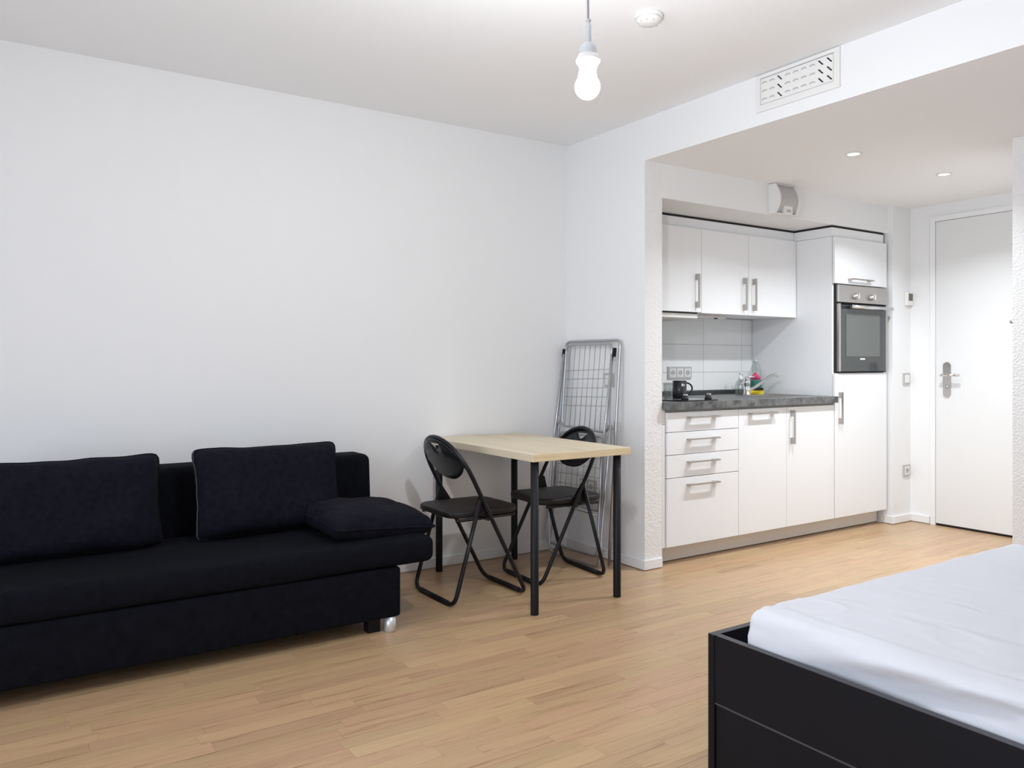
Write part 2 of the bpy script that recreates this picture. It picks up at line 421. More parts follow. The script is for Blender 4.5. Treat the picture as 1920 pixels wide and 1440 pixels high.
# ------------------------------------------------------------------ kitchen
YD = 3.27            # front of the base doors
KX = [3.225, 3.822, 4.275, 4.775, 5.405]
def u_handle(cx, cz, y, L, horiz, name='handle', parent=None, leg=.040, so=.034, bar=.011, th=.008):
    """flat sheet handle: U profile cut from plate; y = surface it is screwed on, stands off towards -y"""
    P = [(-L/2, 0), (-L/2, so), (L/2, so), (L/2, 0), (L/2-leg, 0), (L/2-leg, so-bar), (-L/2+leg, so-bar), (-L/2+leg, 0)]
    mb = MB(); a = Vector((1, 0, 0)) if horiz else Vector((0, 0, 1)); n = Vector((0, 0, 1)) if horiz else Vector((1, 0, 0))
    # three convex pieces
    for poly in ([P[0], P[1], (-L/2+leg, so), P[7]], [(L/2-leg, so), P[2], P[3], P[4]], [P[6], (-L/2+leg, so), (L/2-leg, so), P[5]]):
        mb.prism(poly, Vector((cx, y, cz)) - n*th/2, a, Vector((0, -1, 0)), n*th)
    return mb.build(name, M['handle'], parent)
G = 0.0016
kz0, kz1 = 0.105, 0.873
# plinth
t = MB().box(3.197, 5.405, 3.355, 3.371, 0.006, 0.104).build('plinth', M['plinth'])
tag(t, 'long cream plinth board running along the floor under the kitchen units', 'plinth')
# slim filler beside partition
t = MB().box(3.199, 3.2215, YD+.012, 3.33, 0.106, 0.80).build('end_panel', M['white']); tb_ = t; tag(t, 'narrow white filler strip between the rough wall end and the drawers', 'filler strip')
bx('end_block', M['plinth'], tb_, 3.199, 3.2215, YD+.014, 3.34, 0.802, 0.884)
# drawer unit
def unit(name, x0, x1, z0, z1, label, cat, y0=None, group=None):
    u = thing(name, ((x0+x1)/2, 3.6, z0), label, cat, group)
    yy = YD+.02 if y0 is None else y0
    m = MB()
    for a in ((x0, x0+.016, yy, 3.93, z0, z1), (x1-.016, x1, yy, 3.93, z0, z1), (x0+.016, x1-.016, yy, 3.93, z0, z0+.016), (x0+.016, x1-.016, yy, 3.93, z1-.016, z1), (x0+.016, x1-.016, 3.915, 3.93, z0+.016, z1-.016)):
        m.box(*a)
    m.build('body', M['carcass'], u)
    return u
du = unit('drawer_cabinet', KX[0], KX[1], kz0, 0.884, 'white base unit with four handled drawers beside the partition wall', 'cabinet')
DZS = [0.884-.012, 0.757, 0.627, 0.496, kz0]
for i in range(4):
    z1, z0 = DZS[i]-G, DZS[i+1]+G
    d = bx('drawer', M['white'], du, KX[0]+G, KX[1]-G, YD, YD+.019, z0, z1, bev=.0015)
    u_handle((3.38+3.628)/2, DZS[i]-.034 if i == 0 else DZS[i]-.044, YD, .248, True, 'handle', d)
dw = unit('dishwasher', KX[1], KX[2], kz0, 0.884, 'built-in dishwasher behind a white door with one horizontal handle', 'dishwasher')
d = bx('door', M['white'], dw, KX[1]+G, KX[2]-G, YD, YD+.019, kz0+G, .870, bev=.0015)
u_handle(4.03, .842, YD, .245, True, 'handle', d)
bc = unit('base_cabinet', KX[2], KX[3], kz0, 0.884, 'white base cupboard under the sink with one vertical handle', 'cabinet')
d = bx('door', M['white'], bc, KX[2]+G, KX[3]-.004, YD, YD+.019, kz0+G, .870, bev=.0015)
u_handle(4.318, .742, YD, .215, False, 'handle', d)
# tall unit
tc_ = thing('tall_cabinet', (5.09, 3.6, kz0), 'tall white cabinet tower holding the oven next to the hallway', 'cabinet')
tx0, tx1 = 4.779, 5.405
m = MB()
for a in ((tx0, tx0+.018, YD+.022, 3.9622, kz0, 2.006), (tx1-.018, tx1, YD+.022, 3.95, kz0, 2.006), (tx0+.018, tx1-.018, 3.935, 3.95, kz0, 2.006),
          (tx0+.018, tx1-.018, YD+.022, 3.935, kz0, kz0+.018), (tx0+.018, tx1-.018, YD+.022, 3.935, 1.068, 1.084), (tx0+.018, tx1-.018, YD+.022, 3.935, 1.688, 1.704), (tx0+.018, tx1-.018, YD+.022, 3.935, 1.988, 2.006)):
    m.box(*a)
m.build('body', M['white'], tc_)
d = bx('door', M['white'], tc_, tx0, 5.388, YD, YD+.019, kz0+G, 1.080, bev=.0015); tag(d, 'tall lower door with vertical handle')
u_handle(4.824, .847, YD, .215, False, 'handle', d)
d = bx('door', M['white'], tc_, tx0, 5.388, YD, YD+.019, 1.690, 2.003, bev=.0015); tag(d, 'upper flap door with horizontal handle')
u_handle(5.055, 1.724, YD, .26, True, 'handle', d)
# oven
ov = thing('oven', (5.075, 3.27, 1.086), 'built-in steel oven with two knobs and dark glass door', 'oven')
ox0, ox1 = 4.797, 5.387
bx('housing', M['black'], ov, ox0, ox1, YD+.004, 3.80, 1.088, 1.684)
pn = bx('control_panel', M['steel'], ov, ox0+.004, ox1-.012, YD-.014, YD+.003, 1.563, 1.680, bev=.002)
for kx in (4.985, 5.175):
    k = MB().lathe([(.022, 0), (.022, -.006), (.017, -.010), (.015, -.026), (.0, -.026)], (kx, YD-.014, 1.606), 24, 'y').build('knob', M['steel'], pn)
    MB().box(kx-.004, kx+.004, YD-.050, YD-.030, 1.588, 1.624, bev=.001).build('knob_grip', M['chrome'], ov)
od = bx('oven_door', M['ovglass'], ov, ox0+.028, ox1-.036, YD-.016, YD+.003, 1.094, 1.545, bev=.002)
bx('door_rail', M['steel'], ov, ox0+.006, ox0+.027, YD-.015, YD+.003, 1.094, 1.553)
bx('door_rail', M['steel'], ov, ox1-.035, ox1-.014, YD-.015, YD+.003, 1.094, 1.553)
bx('oven_window', M['ovwin'], od, 4.883, 5.275, YD-.0172, YD-.0160, 1.197, 1.486)
mb = MB().tube([(4.89, YD-.052, 1.533), (5.372, YD-.052, 1.533)], .0125, 14)
hb = mb.build('handle', M['chrome'], od)
for hx in (4.905, 5.357): MB().box(hx-.012, hx+.012, YD-.045, YD-.016, 1.526, 1.540).build('handle_post', M['black'], od)
bx('brand_mark', M['plast'], od, 5.042, 5.098, YD-.0168, YD-.0160, 1.174, 1.184)
# wall cabinets
YU = 3.573; uz0, uz1 = 1.470, 2.008
UX = [3.225, 3.826, 4.275, 4.776]
ul = ['white wall cupboard next to the partition above the cooker, handle on its far edge',
      'white wall cupboard in the middle of three above the worktop', 'white wall cupboard touching the tall cabinet above the tap']
hxs = [3.775, 4.222, 4.318]
for i in range(3):
    u = thing('wall_cabinet', ((UX[i]+UX[i+1])/2, 3.76, uz0), ul[i], 'cabinet', 'wall cupboards over the worktop')
    bx('body', M['white'], u, UX[i]+.0005, UX[i+1]-.0005, YU+.021, 3.962, uz0+.004, uz1)
    d = bx('door', M['white'], u, UX[i]+G, UX[i+1]-G, YU, YU+.019, uz0+(.004 if i == 0 else 0), uz1-.002, bev=.0015)
    u_handle(hxs[i], 1.608, YU, .215, False, 'handle', d)
# fillers above, black shadow gap
t = thing('filler_panel', (4.0, YU+.022, uz1), 'white filler board above the wall cupboards below a black gap', 'filler board')
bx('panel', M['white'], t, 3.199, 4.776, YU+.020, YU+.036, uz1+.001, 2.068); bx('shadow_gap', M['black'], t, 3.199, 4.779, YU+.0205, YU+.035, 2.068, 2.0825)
t = thing('filler_panel', (5.08, YD+.02, 2.007), 'white filler board above the oven tower below a black gap', 'filler board')
bx('panel', M['white'], t, tx0+.0005, 5.380, YD+.022, YD+.038, 2.008, 2.068)
bx('side_panel', M['white'], t, tx0+.0005, tx0+.016, YD+.0385, YU+.030, 2.008, 2.068)
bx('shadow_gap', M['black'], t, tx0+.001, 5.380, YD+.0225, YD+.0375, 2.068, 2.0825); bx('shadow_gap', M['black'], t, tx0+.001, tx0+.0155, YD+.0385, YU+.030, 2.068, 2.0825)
# extractor below first cupboard, light bar below the middle one
t = thing('extractor_hood', (3.52, 3.77, 1.432), 'slim cream extractor hood under the first wall cupboard', 'extractor')
bx('body', M['plast'], t, 3.228, 3.823, YU+.03, 3.93, 1.436, 1.466, bev=.003); bx('shadow_gap', M['black'], t, 3.23, 3.82, YU+.0305, 3.9, 1.4665, 1.4735)
bx('filter', M['plinth'], t, 3.26, 3.79, 3.66, 3.90, 1.430, 1.436)
t = thing('light_bar', (4.04, 3.8, 1.452), 'thin white light bar with dark switch under the middle wall cupboard', 'lamp')
bx('housing', M['plast'], t, 3.86, 4.25, 3.745, 3.80, 1.452, 1.4735, bev=.003); bx('switch', M['black'], t, 4.13, 4.165, 3.7435, 3.75, 1.449, 1.4565)
# worktop with openings
YF = 3.242; wz0, wz1 = 0.886, 0.928
SX0, SX1, SY0, SY1 = 4.33, 4.70, 3.36, 3.70
w = MB()
w.box(3.199, SX0, YF, 3.965, wz0, wz1).box(SX1, 4.777, YF, 3.965, wz0, wz1).box(SX0, SX1, YF, SY0, wz0, wz1).box(SX0, SX1, SY1, 3.965, wz0, wz1)
bmesh.ops.remove_doubles(w.bm, verts=w.bm.verts[:], dist=1e-5)
wt = thing('worktop', (4.0, 3.6, wz0), 'grey stone-look kitchen worktop carrying hob and sink', 'worktop')
w.build('slab', M['counter'], wt)
bx('upstand', M['upst'], wt, 3.199, 4.7785, 3.945, 3.9648, wz1, .957, bev=.003)
# backsplash tiles (structure children)
bs = struct('wall_backsplash', MB().box(3.199, 4.7788, 3.9655, 3.9755, .93, 1.472), M['grout'])
bs2 = bs
jx = [3.20, 3.459, 3.861, 4.263, 4.664, 4.7785]; jz = [.9585, 1.086, 1.281, 1.4715]
for i in range(len(jx)-1):
    for j in range(3):
        MB().box(jx[i]+.0012, jx[i+1]-.0012, 3.9625, 3.967, jz[j]+.0012, jz[j+1]-.0012, bev=.0008).build('tile', M['tile'], bs2)
struct('wall_niche', MB().box(3.197, 5.42, 3.9765, YW, 0, 2.083), M['wall'])
# sink
sk = thing('sink', ((SX0+SX1)/2, (SY0+SY1)/2, .80), 'inset stainless steel sink bowl in the worktop', 'sink')
m = MB()
m.box(SX0-.018, SX0, SY0-.018, SY1+.018, wz1, wz1+.004).box(SX1, SX1+.018, SY0-.018, SY1+.018, wz1, wz1+.004).box(SX0, SX1, SY0-.018, SY0, wz1, wz1+.004).box(SX0, SX1, SY1, SY1+.018, wz1, wz1+.004)
m.build('rim', M['chrome'], sk)
m = MB(); i_ = .001
m.box(SX0+i_, SX0+.004, SY0+i_, SY1-i_, .80, wz1).box(SX1-.004, SX1-i_, SY0+i_, SY1-i_, .80, wz1).box(SX0+.004, SX1-.004, SY0+i_, SY0+.004, .80, wz1).box(SX0+.004, SX1-.004, SY1-.004, SY1-i_, .80, wz1).box(SX0+.004, SX1-.004, SY0+.004, SY1-.004, .80, .803)
m.build('bowl', M['steel'], sk)
MB().lathe([(.0, .006), (.03, .006), (.035, .0)], ((SX0+SX1)/2, 3.53, .803), 20).build('drain', M['chrome'], sk)
# tap
fx, fy = 4.452, 3.735
fa = thing('tap', (fx, fy, wz1), 'chrome mixer tap with slanting spout behind the sink', 'tap')
MB().lathe([(.028, 0), (.028, .008), (.022, .012), (.022, .075), (.024, .08), (.024, .10), (.012, .112), (0, .114)], (fx, fy, wz1), 24).build('body', M['chrome'], fa)
MB().tube(round_path([(fx, fy, .958), (fx+.03, fy-.03, .975), (fx+.115, fy-.110, 1.062), (fx+.140, fy-.135, 1.07), (fx+.152, fy-.147, 1.058)], .03, 6), [.0115]*30 if False else .0105, 14).build('spout', M['chrome'], fa)
MB().tube(round_path([(fx, fy, 1.036), (fx-.01, fy+.012, 1.052), (fx+.045, fy-.035, 1.056)], .012, 5), .006, 10).build('lever', M['chrome'], fa)
# hob
hb_ = thing('cooktop', (3.50, 3.55, wz1), 'small black glass hob with two front knobs', 'hob')
bx('glass_plate', M['hob'], hb_, 3.345, 3.655, 3.285, 3.80, wz1, wz1+.007, bev=.002)
for (cx, cy, rr) in ((3.50, 3.68, .075), (3.50, 3.50, .088)):
    MB().lathe([(rr-.003, 0), (rr, 0), (rr, .0008), (rr-.003, .0008)], (cx, cy, wz1+.007), 40, cap=False).build('ring_mark', M['plast_g'], hb_)
for kx in (3.432, 3.628):
    k = MB().lathe([(.021, 0), (.021, .010), (.017, .012), (.016, .026), (0, .027)], (kx, 3.335, wz1+.007), 24).build('knob', M['black'], hb_)
    MB().box(kx-.004, kx+.012, 3.322, 3.348, wz1+.030, wz1+.042, bev=.002).build('knob_grip', M['chrome'], k)
# mug
mg = thing('mug', (3.632, 3.575, .935), 'black ceramic mug standing on the hob', 'mug')
MB().lathe([(.0, .0), (.040, 0), (.0435, .006), (.0435, .106), (.040, .106), (.0395, .010), (0, .008)], (3.632, 3.575, .935), 28, cap=False).build('body', M['mug'], mg)
hp_ = [(3.632+.041+.033*math.sin(PI*i/10), 3.575-.041*.55-.02*math.sin(PI*i/10), .935+.056-.036*math.cos(PI*i/10)) for i in range(11)]
hp_ = [(3.632+.036+.036*math.sin(PI*i/10), 3.575-.020-.018*math.sin(PI*i/10), .935+.058-.034*math.cos(PI*i/10)) for i in range(11)]
MB().tube(hp_, .0055, 10).build('handle', M['mug'], mg)
# glasses
for (gx, gy, lab) in ((3.580, 3.74, 'ridged clear drinking glass half hidden by the wall end'), (3.695, 3.735, 'ridged clear drinking glass directly behind the black mug')):
    pr = [(0, 0), (.028, 0)]
    for i in range(8): pr += [(.029+.0004*i, .006+.006*i), (.0305+.0004*i, .009+.006*i)]
    pr += [(.0335, .06), (.035, .095), (.0338, .095), (.030, .06), (.027, .008), (0, .007)]
    o = MB().lathe(pr, (gx, gy, wz1 + (.0072 if gx < 3.6 else .0002)), 24, cap=False).build('drinking_glass', M['glass']); tag(o, lab, 'glass', 'drinking glasses beside the mug')
# soap dispenser
sx, sy = 4.515, 3.845
sd = thing('soap_dispenser', (sx, sy, wz1), 'small clear round soap dispenser behind the tap', 'dispenser')
MB().lathe([(0, 0), (.034, 0), (.040, .012), (.041, .05), (.034, .085), (.020, .10), (.014, .106)], (sx, sy, wz1), 24).build('bottle', M['bottle'], sd)
MB().lathe([(0, .002), (.031, .002), (.036, .012), (.037, .035), (0, .035)], (sx, sy, wz1), 24).build('soap', M['glass'], sd)
pump = MB().lathe([(.0145, .104), (.016, .106), (.016, .126), (.007, .128), (.007, .146), (.011, .148), (.011, .158), (0, .16)], (sx, sy, wz1), 18).build('pump', M['plast'], sd)
# washing-up bottle
bx_, by_ = 4.668, 3.84
wb = thing('washing_up_bottle', (bx_, by_, wz1), 'clear washing-up liquid bottle with pink and green label', 'bottle')
MB().lathe([(0, 0), (.036, 0), (.042, .006), (.042, .10), (.0425, .14), (.038, .175), (.026, .205), (.017, .222), (.014, .230)], (bx_, by_, wz1), 24).build('bottle', M['bottle'], wb)
MB().lathe([(.0435, .022), (.0440, .024), (.0440, .098), (.0435, .100)], (bx_, by_, wz1), 24, cap=False).build('label_band', M['teal'], wb)
m = MB(); n = 18
for i in range(n):
    a0, a1 = math.radians(-192 + 104*i/n), math.radians(-192 + 104*(i+1)/n); s0, s1 = 1-abs(2*i/n-1), 1-abs(2*(i+1)/n-1)
    q = [(a0, .104), (a1, .104), (a1, .118+.040*s1), (a0, .118+.040*s0)]
    v = [m.bm.verts.new((bx_+.0442*math.cos(a), by_+.0442*math.sin(a), wz1+z)) for a, z in q]
    v2 = [m.bm.verts.new((bx_+.0434*math.cos(a), by_+.0434*math.sin(a), wz1+z)) for a, z in q]
    m._f(v, True); m._f(v2[::-1], True)
    for j in range(4): m._f([v[j], v[(j+1) % 4], v2[(j+1) % 4], v2[j]])
m.build('label_front', M['pink'], wb)
MB().lathe([(.016, .228), (.018, .230), (.018, .240), (.010, .243), (.009, .256), (0, .258)], (bx_, by_, wz1), 18).build('cap', M['plast_g'], wb)
# sponge
sp = thing('sponge', (4.425, 3.60, wz1+.004), 'yellow sponge with black scouring side on the sink rim', 'sponge', rz=TH-PI/2)
sp.location = (4.565, 3.765, wz1); 
MB().rbox(-.058, .058, -.035, .035, 0, .030, .008, (4, 3, 1)).build('foam', M['yellow'], sp, local=True)
MB().rbox(-.056, .056, -.034, .034, .0305, .048, .006, (4, 3, 1)).build('scourer', M['scour'], sp, local=True)

# ------------------------------------------------------------------ electrical plates
def plate(name, o, u, nrm, w, h, label, cat, kinds, group=None, mats=None):
    """o centre on wall, u horizontal axis, nrm outward normal; kinds list of inserts"""
    o, u, n, z = Vector(o), Vector(u), Vector(nrm), Vector((0, 0, 1))
    t = thing(name, o - z*h/2, label, cat, group)
    def slab(nm, cu, cz, ww, hh, d0, d1, mat, par):
        return MB().prism([(-ww/2, -hh/2), (ww/2, -hh/2), (ww/2, hh/2), (-ww/2, hh/2)], o + u*cu + z*cz + n*d0, u, z, n*(d1-d0)).build(nm, mat, par)
    fr = slab('frame', 0, 0, w, h, 0, .009, mats or M['plast_g'], t)
    k = len(kinds); pitch = .071
    ax = 0 if w >= h else 1
    for i, kd in enumerate(kinds):
        off = (i-(k-1)/2)*pitch; cu, cz = (off, 0) if ax == 0 else (0, off)
        if kd == 'rocker':
            slab('rocker', cu, cz, .052, .056, .009, .014, M['plast'], t)
        elif kd == 'socket':
            ins = slab('insert', cu, cz, .055, .058, .009, .012, M['plast'], t)
            ctr = o + u*cu + z*cz + n*.0121
            m = MB(); N = 22
            for (r0, r1, d) in ((.0165, .0200, 0),):
                A = [m.bm.verts.new(ctr + u*math.cos(2*PI*j/N)*r0 + z*math.sin(2*PI*j/N)*r0) for j in range(N)]
                B = [m.bm.verts.new(ctr + u*math.cos(2*PI*j/N)*r1 + z*math.sin(2*PI*j/N)*r1 + n*.0015) for j in range(N)]
                for j in range(N): m._f([A[j], A[(j+1) % N], B[(j+1) % N], B[j]])
                m._f(A)
            m.build('socket_well', M['lens'], ins)
            for sg in (-1, 1):
                m = MB(); c2 = ctr + u*sg*.0095 + n*.0004
                m._f([m.bm.verts.new(c2 + u*math.cos(2*PI*j/10)*.003 + z*math.sin(2*PI*j/10)*.003) for j in range(10)])
                m.build('pin_hole', M['black'], ins)
    return t
plate('socket_strip', (4.022, 3.9623, 1.084), (1, 0, 0), (0, -1, 0), .226, .084, 'white triple wall socket on the kitchen tiles above the mug', 'socket', ['socket']*3)
plate('light_switch', (XE, 3.577, 1.051), (0, -1, 0), (-1, 0, 0), .081, .081, 'light switch on the wall behind the folded drying rack', 'switch', ['rocker'])
plate('double_socket', (XE, 3.772, .405), (0, -1, 0), (-1, 0, 0), .151, .084, 'double wall socket low behind the drying rack and chair', 'socket', ['socket']*2)
plate('light_switch', (5.588, 3.2449, 1.037), (1, 0, 0), (0, -1, 0), .084, .084, 'light switch on the pier between oven tower and entrance door', 'switch', ['rocker'])
plate('wall_socket', (5.588, 3.2449, .372), (1, 0, 0), (0, -1, 0), .084, .084, 'single wall socket near the floor beside the entrance door', 'socket', ['socket'])
th_ = thing('thermostat', (5.608, 3.245, 1.575), 'small white thermostat with grey display on the pier beside the oven', 'thermostat')
bx('body', M['plast'], th_, 5.568, 5.646, 3.220, 3.2449, 1.568, 1.664, bev=.004); bx('display', M['lcd'], th_, 5.583, 5.634, 3.2185, 3.2205, 1.602, 1.654)

# ------------------------------------------------------------------ emergency light on the bulkhead
em = thing('emergency_light', (4.22, YS, 2.10), 'small white emergency light with curved grey lens high above the kitchen', 'lamp')
ex0, ex1, ez0, ez1 = 4.115, 4.325, 2.085, 2.272
def eprof(inset=0.0, z0=ez0, z1=ez1):
    P = []
    for i in range(13):
        a = i/12; z = z0 + (z1-z0)*a
        P.append((-.045 - .035*math.sin(PI*a) - .004 + inset, z))
    return P
for (a, b, nm) in ((ex0, ex0+.014, 'side_cheek'), (ex1-.014, ex1, 'side_cheek')):
    P = [(0, ez0)] + eprof() + [(0, ez1)]
    MB().prism(P, (a, YS, 0), (0, 1, 0), (0, 0, 1), (b-a, 0, 0)).build(nm, M['plast'], em)
P = [(-.002, ez0+.004)] + eprof(.012, ez0+.004, ez1-.004) + [(-.002, ez1-.004)]
MB().prism(P, (ex0+.0145, YS, 0), (0, 1, 0), (0, 0, 1), (ex1-ex0-.029, 0, 0)).build('lens', M['lens'], em)
bx('top_rail', M['plast'], em, ex0+.0145, ex1-.0145, YS-.052, YS, ez1-.0035, ez1); bx('bottom_rail', M['plast'], em, ex0+.0145, ex1-.0145, YS-.058, YS, ez0-.004, ez0+.0035)
bt = bx('button', M['plast'], em, 4.185, 4.265, YS-.066, YS-.045, ez0+.0035, ez0+.052, bev=.003); bx('button_slot', M['plast_g'], bt, 4.205, 4.247, YS-.0672, YS-.066, ez0+.012, ez0+.030)

# ------------------------------------------------------------------ downlights
for (x, y, lab) in ((3.90, 2.556, 'round recessed downlight in the hall ceiling nearer the bulb'), (4.765, 2.531, 'round recessed downlight in the hall ceiling nearer the entrance door')):
    t = thing('downlight', (x, y, ZH), lab, 'lamp', 'hall ceiling downlights')
    MB().lathe([(.030, -.0005), (.044, -.0005), (.044, -.004), (.037, -.007), (.030, -.004)], (x, y, ZH), 32, cap=False).build('ring', M['plast'], t)
    MB().lathe([(0, -.0055), (.022, -.005), (.030, -.002)], (x, y, ZH), 24, cap=False).build('lamp', emat('downlight_glow', (1, .97, .93), 9.0), t)
    ld = bpy.data.lights.new('downlight_beam', 'AREA'); ld.shape = 'DISK'; ld.size = .06; ld.energy = DOWN_W; ld.color = (.89, .95, 1.0); ld.spread = math.radians(136)
    lo = bpy.data.objects.new('downlight_beam', ld); C.objects.link(lo); lo.location = (0, 0, -.012); lo.parent = t

# ------------------------------------------------------------------ pendant bulb
bxp, byp = 1.416, 1.748
pl = thing('pendant_lamp', (bxp, byp, ZC), 'bare glowing bulb hanging in a white socket on a grey cord', 'lamp')
cp = [(bxp+.004, byp+.0, ZC-.03), (bxp+.004, byp, 2.35), (bxp+.001, byp, 2.2), (bxp+.002, byp, 2.12), (bxp+.003, byp, 2.10)]
MB().tube(cp, .0032, 8).build('cord', M['cord'], pl)
MB().lathe([(0, -.04), (.03, -.038), (.045, -.012), (.048, 0)], (bxp, byp, ZC), 24).build('ceiling_rose', M['plast'], pl)
MB().lathe([(.003, .066), (.008, .066), (.008, .062), (.0055, .060), (.0055, .052), (.0085, .050), (.0075, .030), (.0082, .004), (.0065, 0)], (bxp+.003, byp, 2.048), 16).build('cord_grip', M['sock'], pl)
MB().lathe([(.006, .0), (.014, -.003), (.0215, -.011), (.0245, -.022), (.0250, -.036), (.0245, -.040)], (bxp+.002, byp, 2.050), 28).build('socket', M['sock'], pl)
MB().lathe([(.0235, .004), (.028, .002), (.0335, -.009), (.0345, -.013), (.032, -.019), (.027, -.025), (.025, -.030), (.024, -.036)], (bxp+.002, byp, 2.012), 32).build('shade_ring', M['plast'], pl)
prof = [(.0165, .030), (.0175, .022), (.024, .010)]
for i in range(15):
    a = math.radians(50) + (PI - math.radians(50))*i/14
    prof.append((.0350*math.sin(a) if i < 14 else 0, -.030 + .0350*math.cos(a)))
bulb_area = 0.0165
bm_ = MB().lathe(prof, (bxp, byp, 1.955), 28).build('bulb', emat('bulb_glow', (.925, .955, 1.0), BULB_W/(PI*bulb_area)), pl)

# ------------------------------------------------------------------ smoke detector
sm = thing('smoke_detector', (2.17, 2.30, ZC), 'round white smoke detector on the ceiling near the bulb', 'smoke detector')
MB().lathe([(.052, 0), (.054, -.004), (.054, -.014), (.050, -.016)], (2.17, 2.30, ZC), 32).build('base', M['plast'], sm)
dm = MB().lathe([(.049, -.016), (.047, -.026), (.036, -.036), (.014, -.040), (0, -.040)], (2.17, 2.30, ZC), 32).build('cover', M['plast'], sm)
for i in range(10):
    a = 2*PI*i/10; c, s_ = math.cos(a), math.sin(a)
    m = MB(); m.tube([(2.17+.0435*c, 2.30+.0435*s_, ZC-.0315), (2.17+.0385*c, 2.30+.0385*s_, ZC-.0355)], .0018, 6); m.build('slot', M['plast_g'], dm)

# ------------------------------------------------------------------ air vent on the beam
vt = thing('air_vent', (XE, 2.29, 2.333), 'white ventilation grille with curved slots high on the beam', 'vent')
vy0, vy1, vz0, vz1 = 2.068, 2.512, 2.333, 2.505
iy0, iy1, iz0, iz1 = 2.097, 2.486, 2.364, 2.489
m = MB()
for a in ((vy0, vy1, vz0, iz0), (vy0, vy1, iz1, vz1), (vy0, iy0, iz0, iz1), (iy1, vy1, iz0, iz1)): m.box(XE-.010, XE, *a)
m.build('frame', M['plast'], vt)
m = MB()
for a in ((iy0, iy1, iz0, iz0+.0025), (iy0, iy1, iz1-.0015, iz1), (iy0, iy0+.0025, iz0, iz1)): m.box(XE-.0085, XE-.0005, *a)
m.build('shadow_joint', M['wire'], vt)
bx('panel', M['plast'], vt, XE-.006, XE-.0006, iy0+.0027, iy1-.001, iz0+.0027, iz1-.0017)
ncol = 9
for r in range(3):
    for c in range(ncol):
        cy = iy1 - .022 - (iy1-iy0-.044)*c/(ncol-1); cz = iz1 - .025 - r*.0385
        openr = c in (2, 7, 8)
        L_ = .030
        # curved scoop, open ones show dark slit
        m = MB(); seg = 8; pr = []
        for i in range(seg+1):
            q = i/seg
            if openr: pr.append((cy + .012 - .024*q, cz + .011 - .020*q**1.6 if False else cz + .010*math.cos(PI*.9*q) , .0032*math.sin(PI*q)))
            else: pr.append((cy + .014 - .028*q, cz + .004*math.sin(PI*q), .0012))
        for (p, q2) in zip(pr, pr[1:]):
            w0 = (.0024 if openr else .0016) + p[2]*.9; w1 = (.0024 if openr else .0016) + q2[2]*.9
            v = [m.bm.verts.new((XE-.0068, p[0], p[1]-w0)), m.bm.verts.new((XE-.0068, q2[0], q2[1]-w1)), m.bm.verts.new((XE-.0068, q2[0], q2[1]+w1)), m.bm.verts.new((XE-.0068, p[0], p[1]+w0))]
            v2 = [m.bm.verts.new(u.co + Vector((.0012, 0, 0))) for u in v]
            m._f(v); m._f(v2[::-1])
            for j in range(4): m._f([v[j], v[(j+1) % 4], v2[(j+1) % 4], v2[j]])
        m.build('slot', M['black'] if openr else M['plast_g'], vt)
        MB().tube([(XE-.0072, p[0], p[1]+.004+p[2]*.6) for p in pr], .0014, 6).build('louver', M['plast'], vt)

# ------------------------------------------------------------------ sofa
SY = 3.115
so = thing('sofa', (0.55, 3.5, 0), 'black fabric sofa bed with low back along the long wall', 'sofa')
sx0, sx1 = -.62, 1.66
def soft(amp, sc, seed=0):
    def fn(q, h):
        n = noise.noise(Vector((q.x*sc+seed, q.y*sc, q.z*sc)))
        return (0, 0, amp*n)
    return fn
MB().rbox(sx0+.16, 1.500, SY, 3.80, .066, .278, .014, (10, 4, 2)).build('base', M['sofa'], so)
MB().rbox(sx0, sx1, SY-.012, 3.72, .280, .392, .034, (40, 14, 3), soft(.006, 3.1)).build('seat', M['sofa'], so)
def lean(q, h): return (0, (.03)*((q.z+h.z)/(2*h.z)), 0)
MB().rbox(sx0+.02, 1.645, 3.735, 3.93, .27, .690, .035, (16, 3, 5), lean).build('backrest', M['sofa'], so)
for lx in (sx0+.22, 1.462):
    for ly in (SY+.030, 3.72):
        MB().lathe([(.0, 0), (.024, 0), (.024, .004), (.0255, .005), (.0255, .066)], (lx, ly, 0), 24).build('leg', M['alu'], so)
bx('inner_foot', M['legblk'], so, 1.370, 1.425, SY+.05, SY+.10, 0, .066)

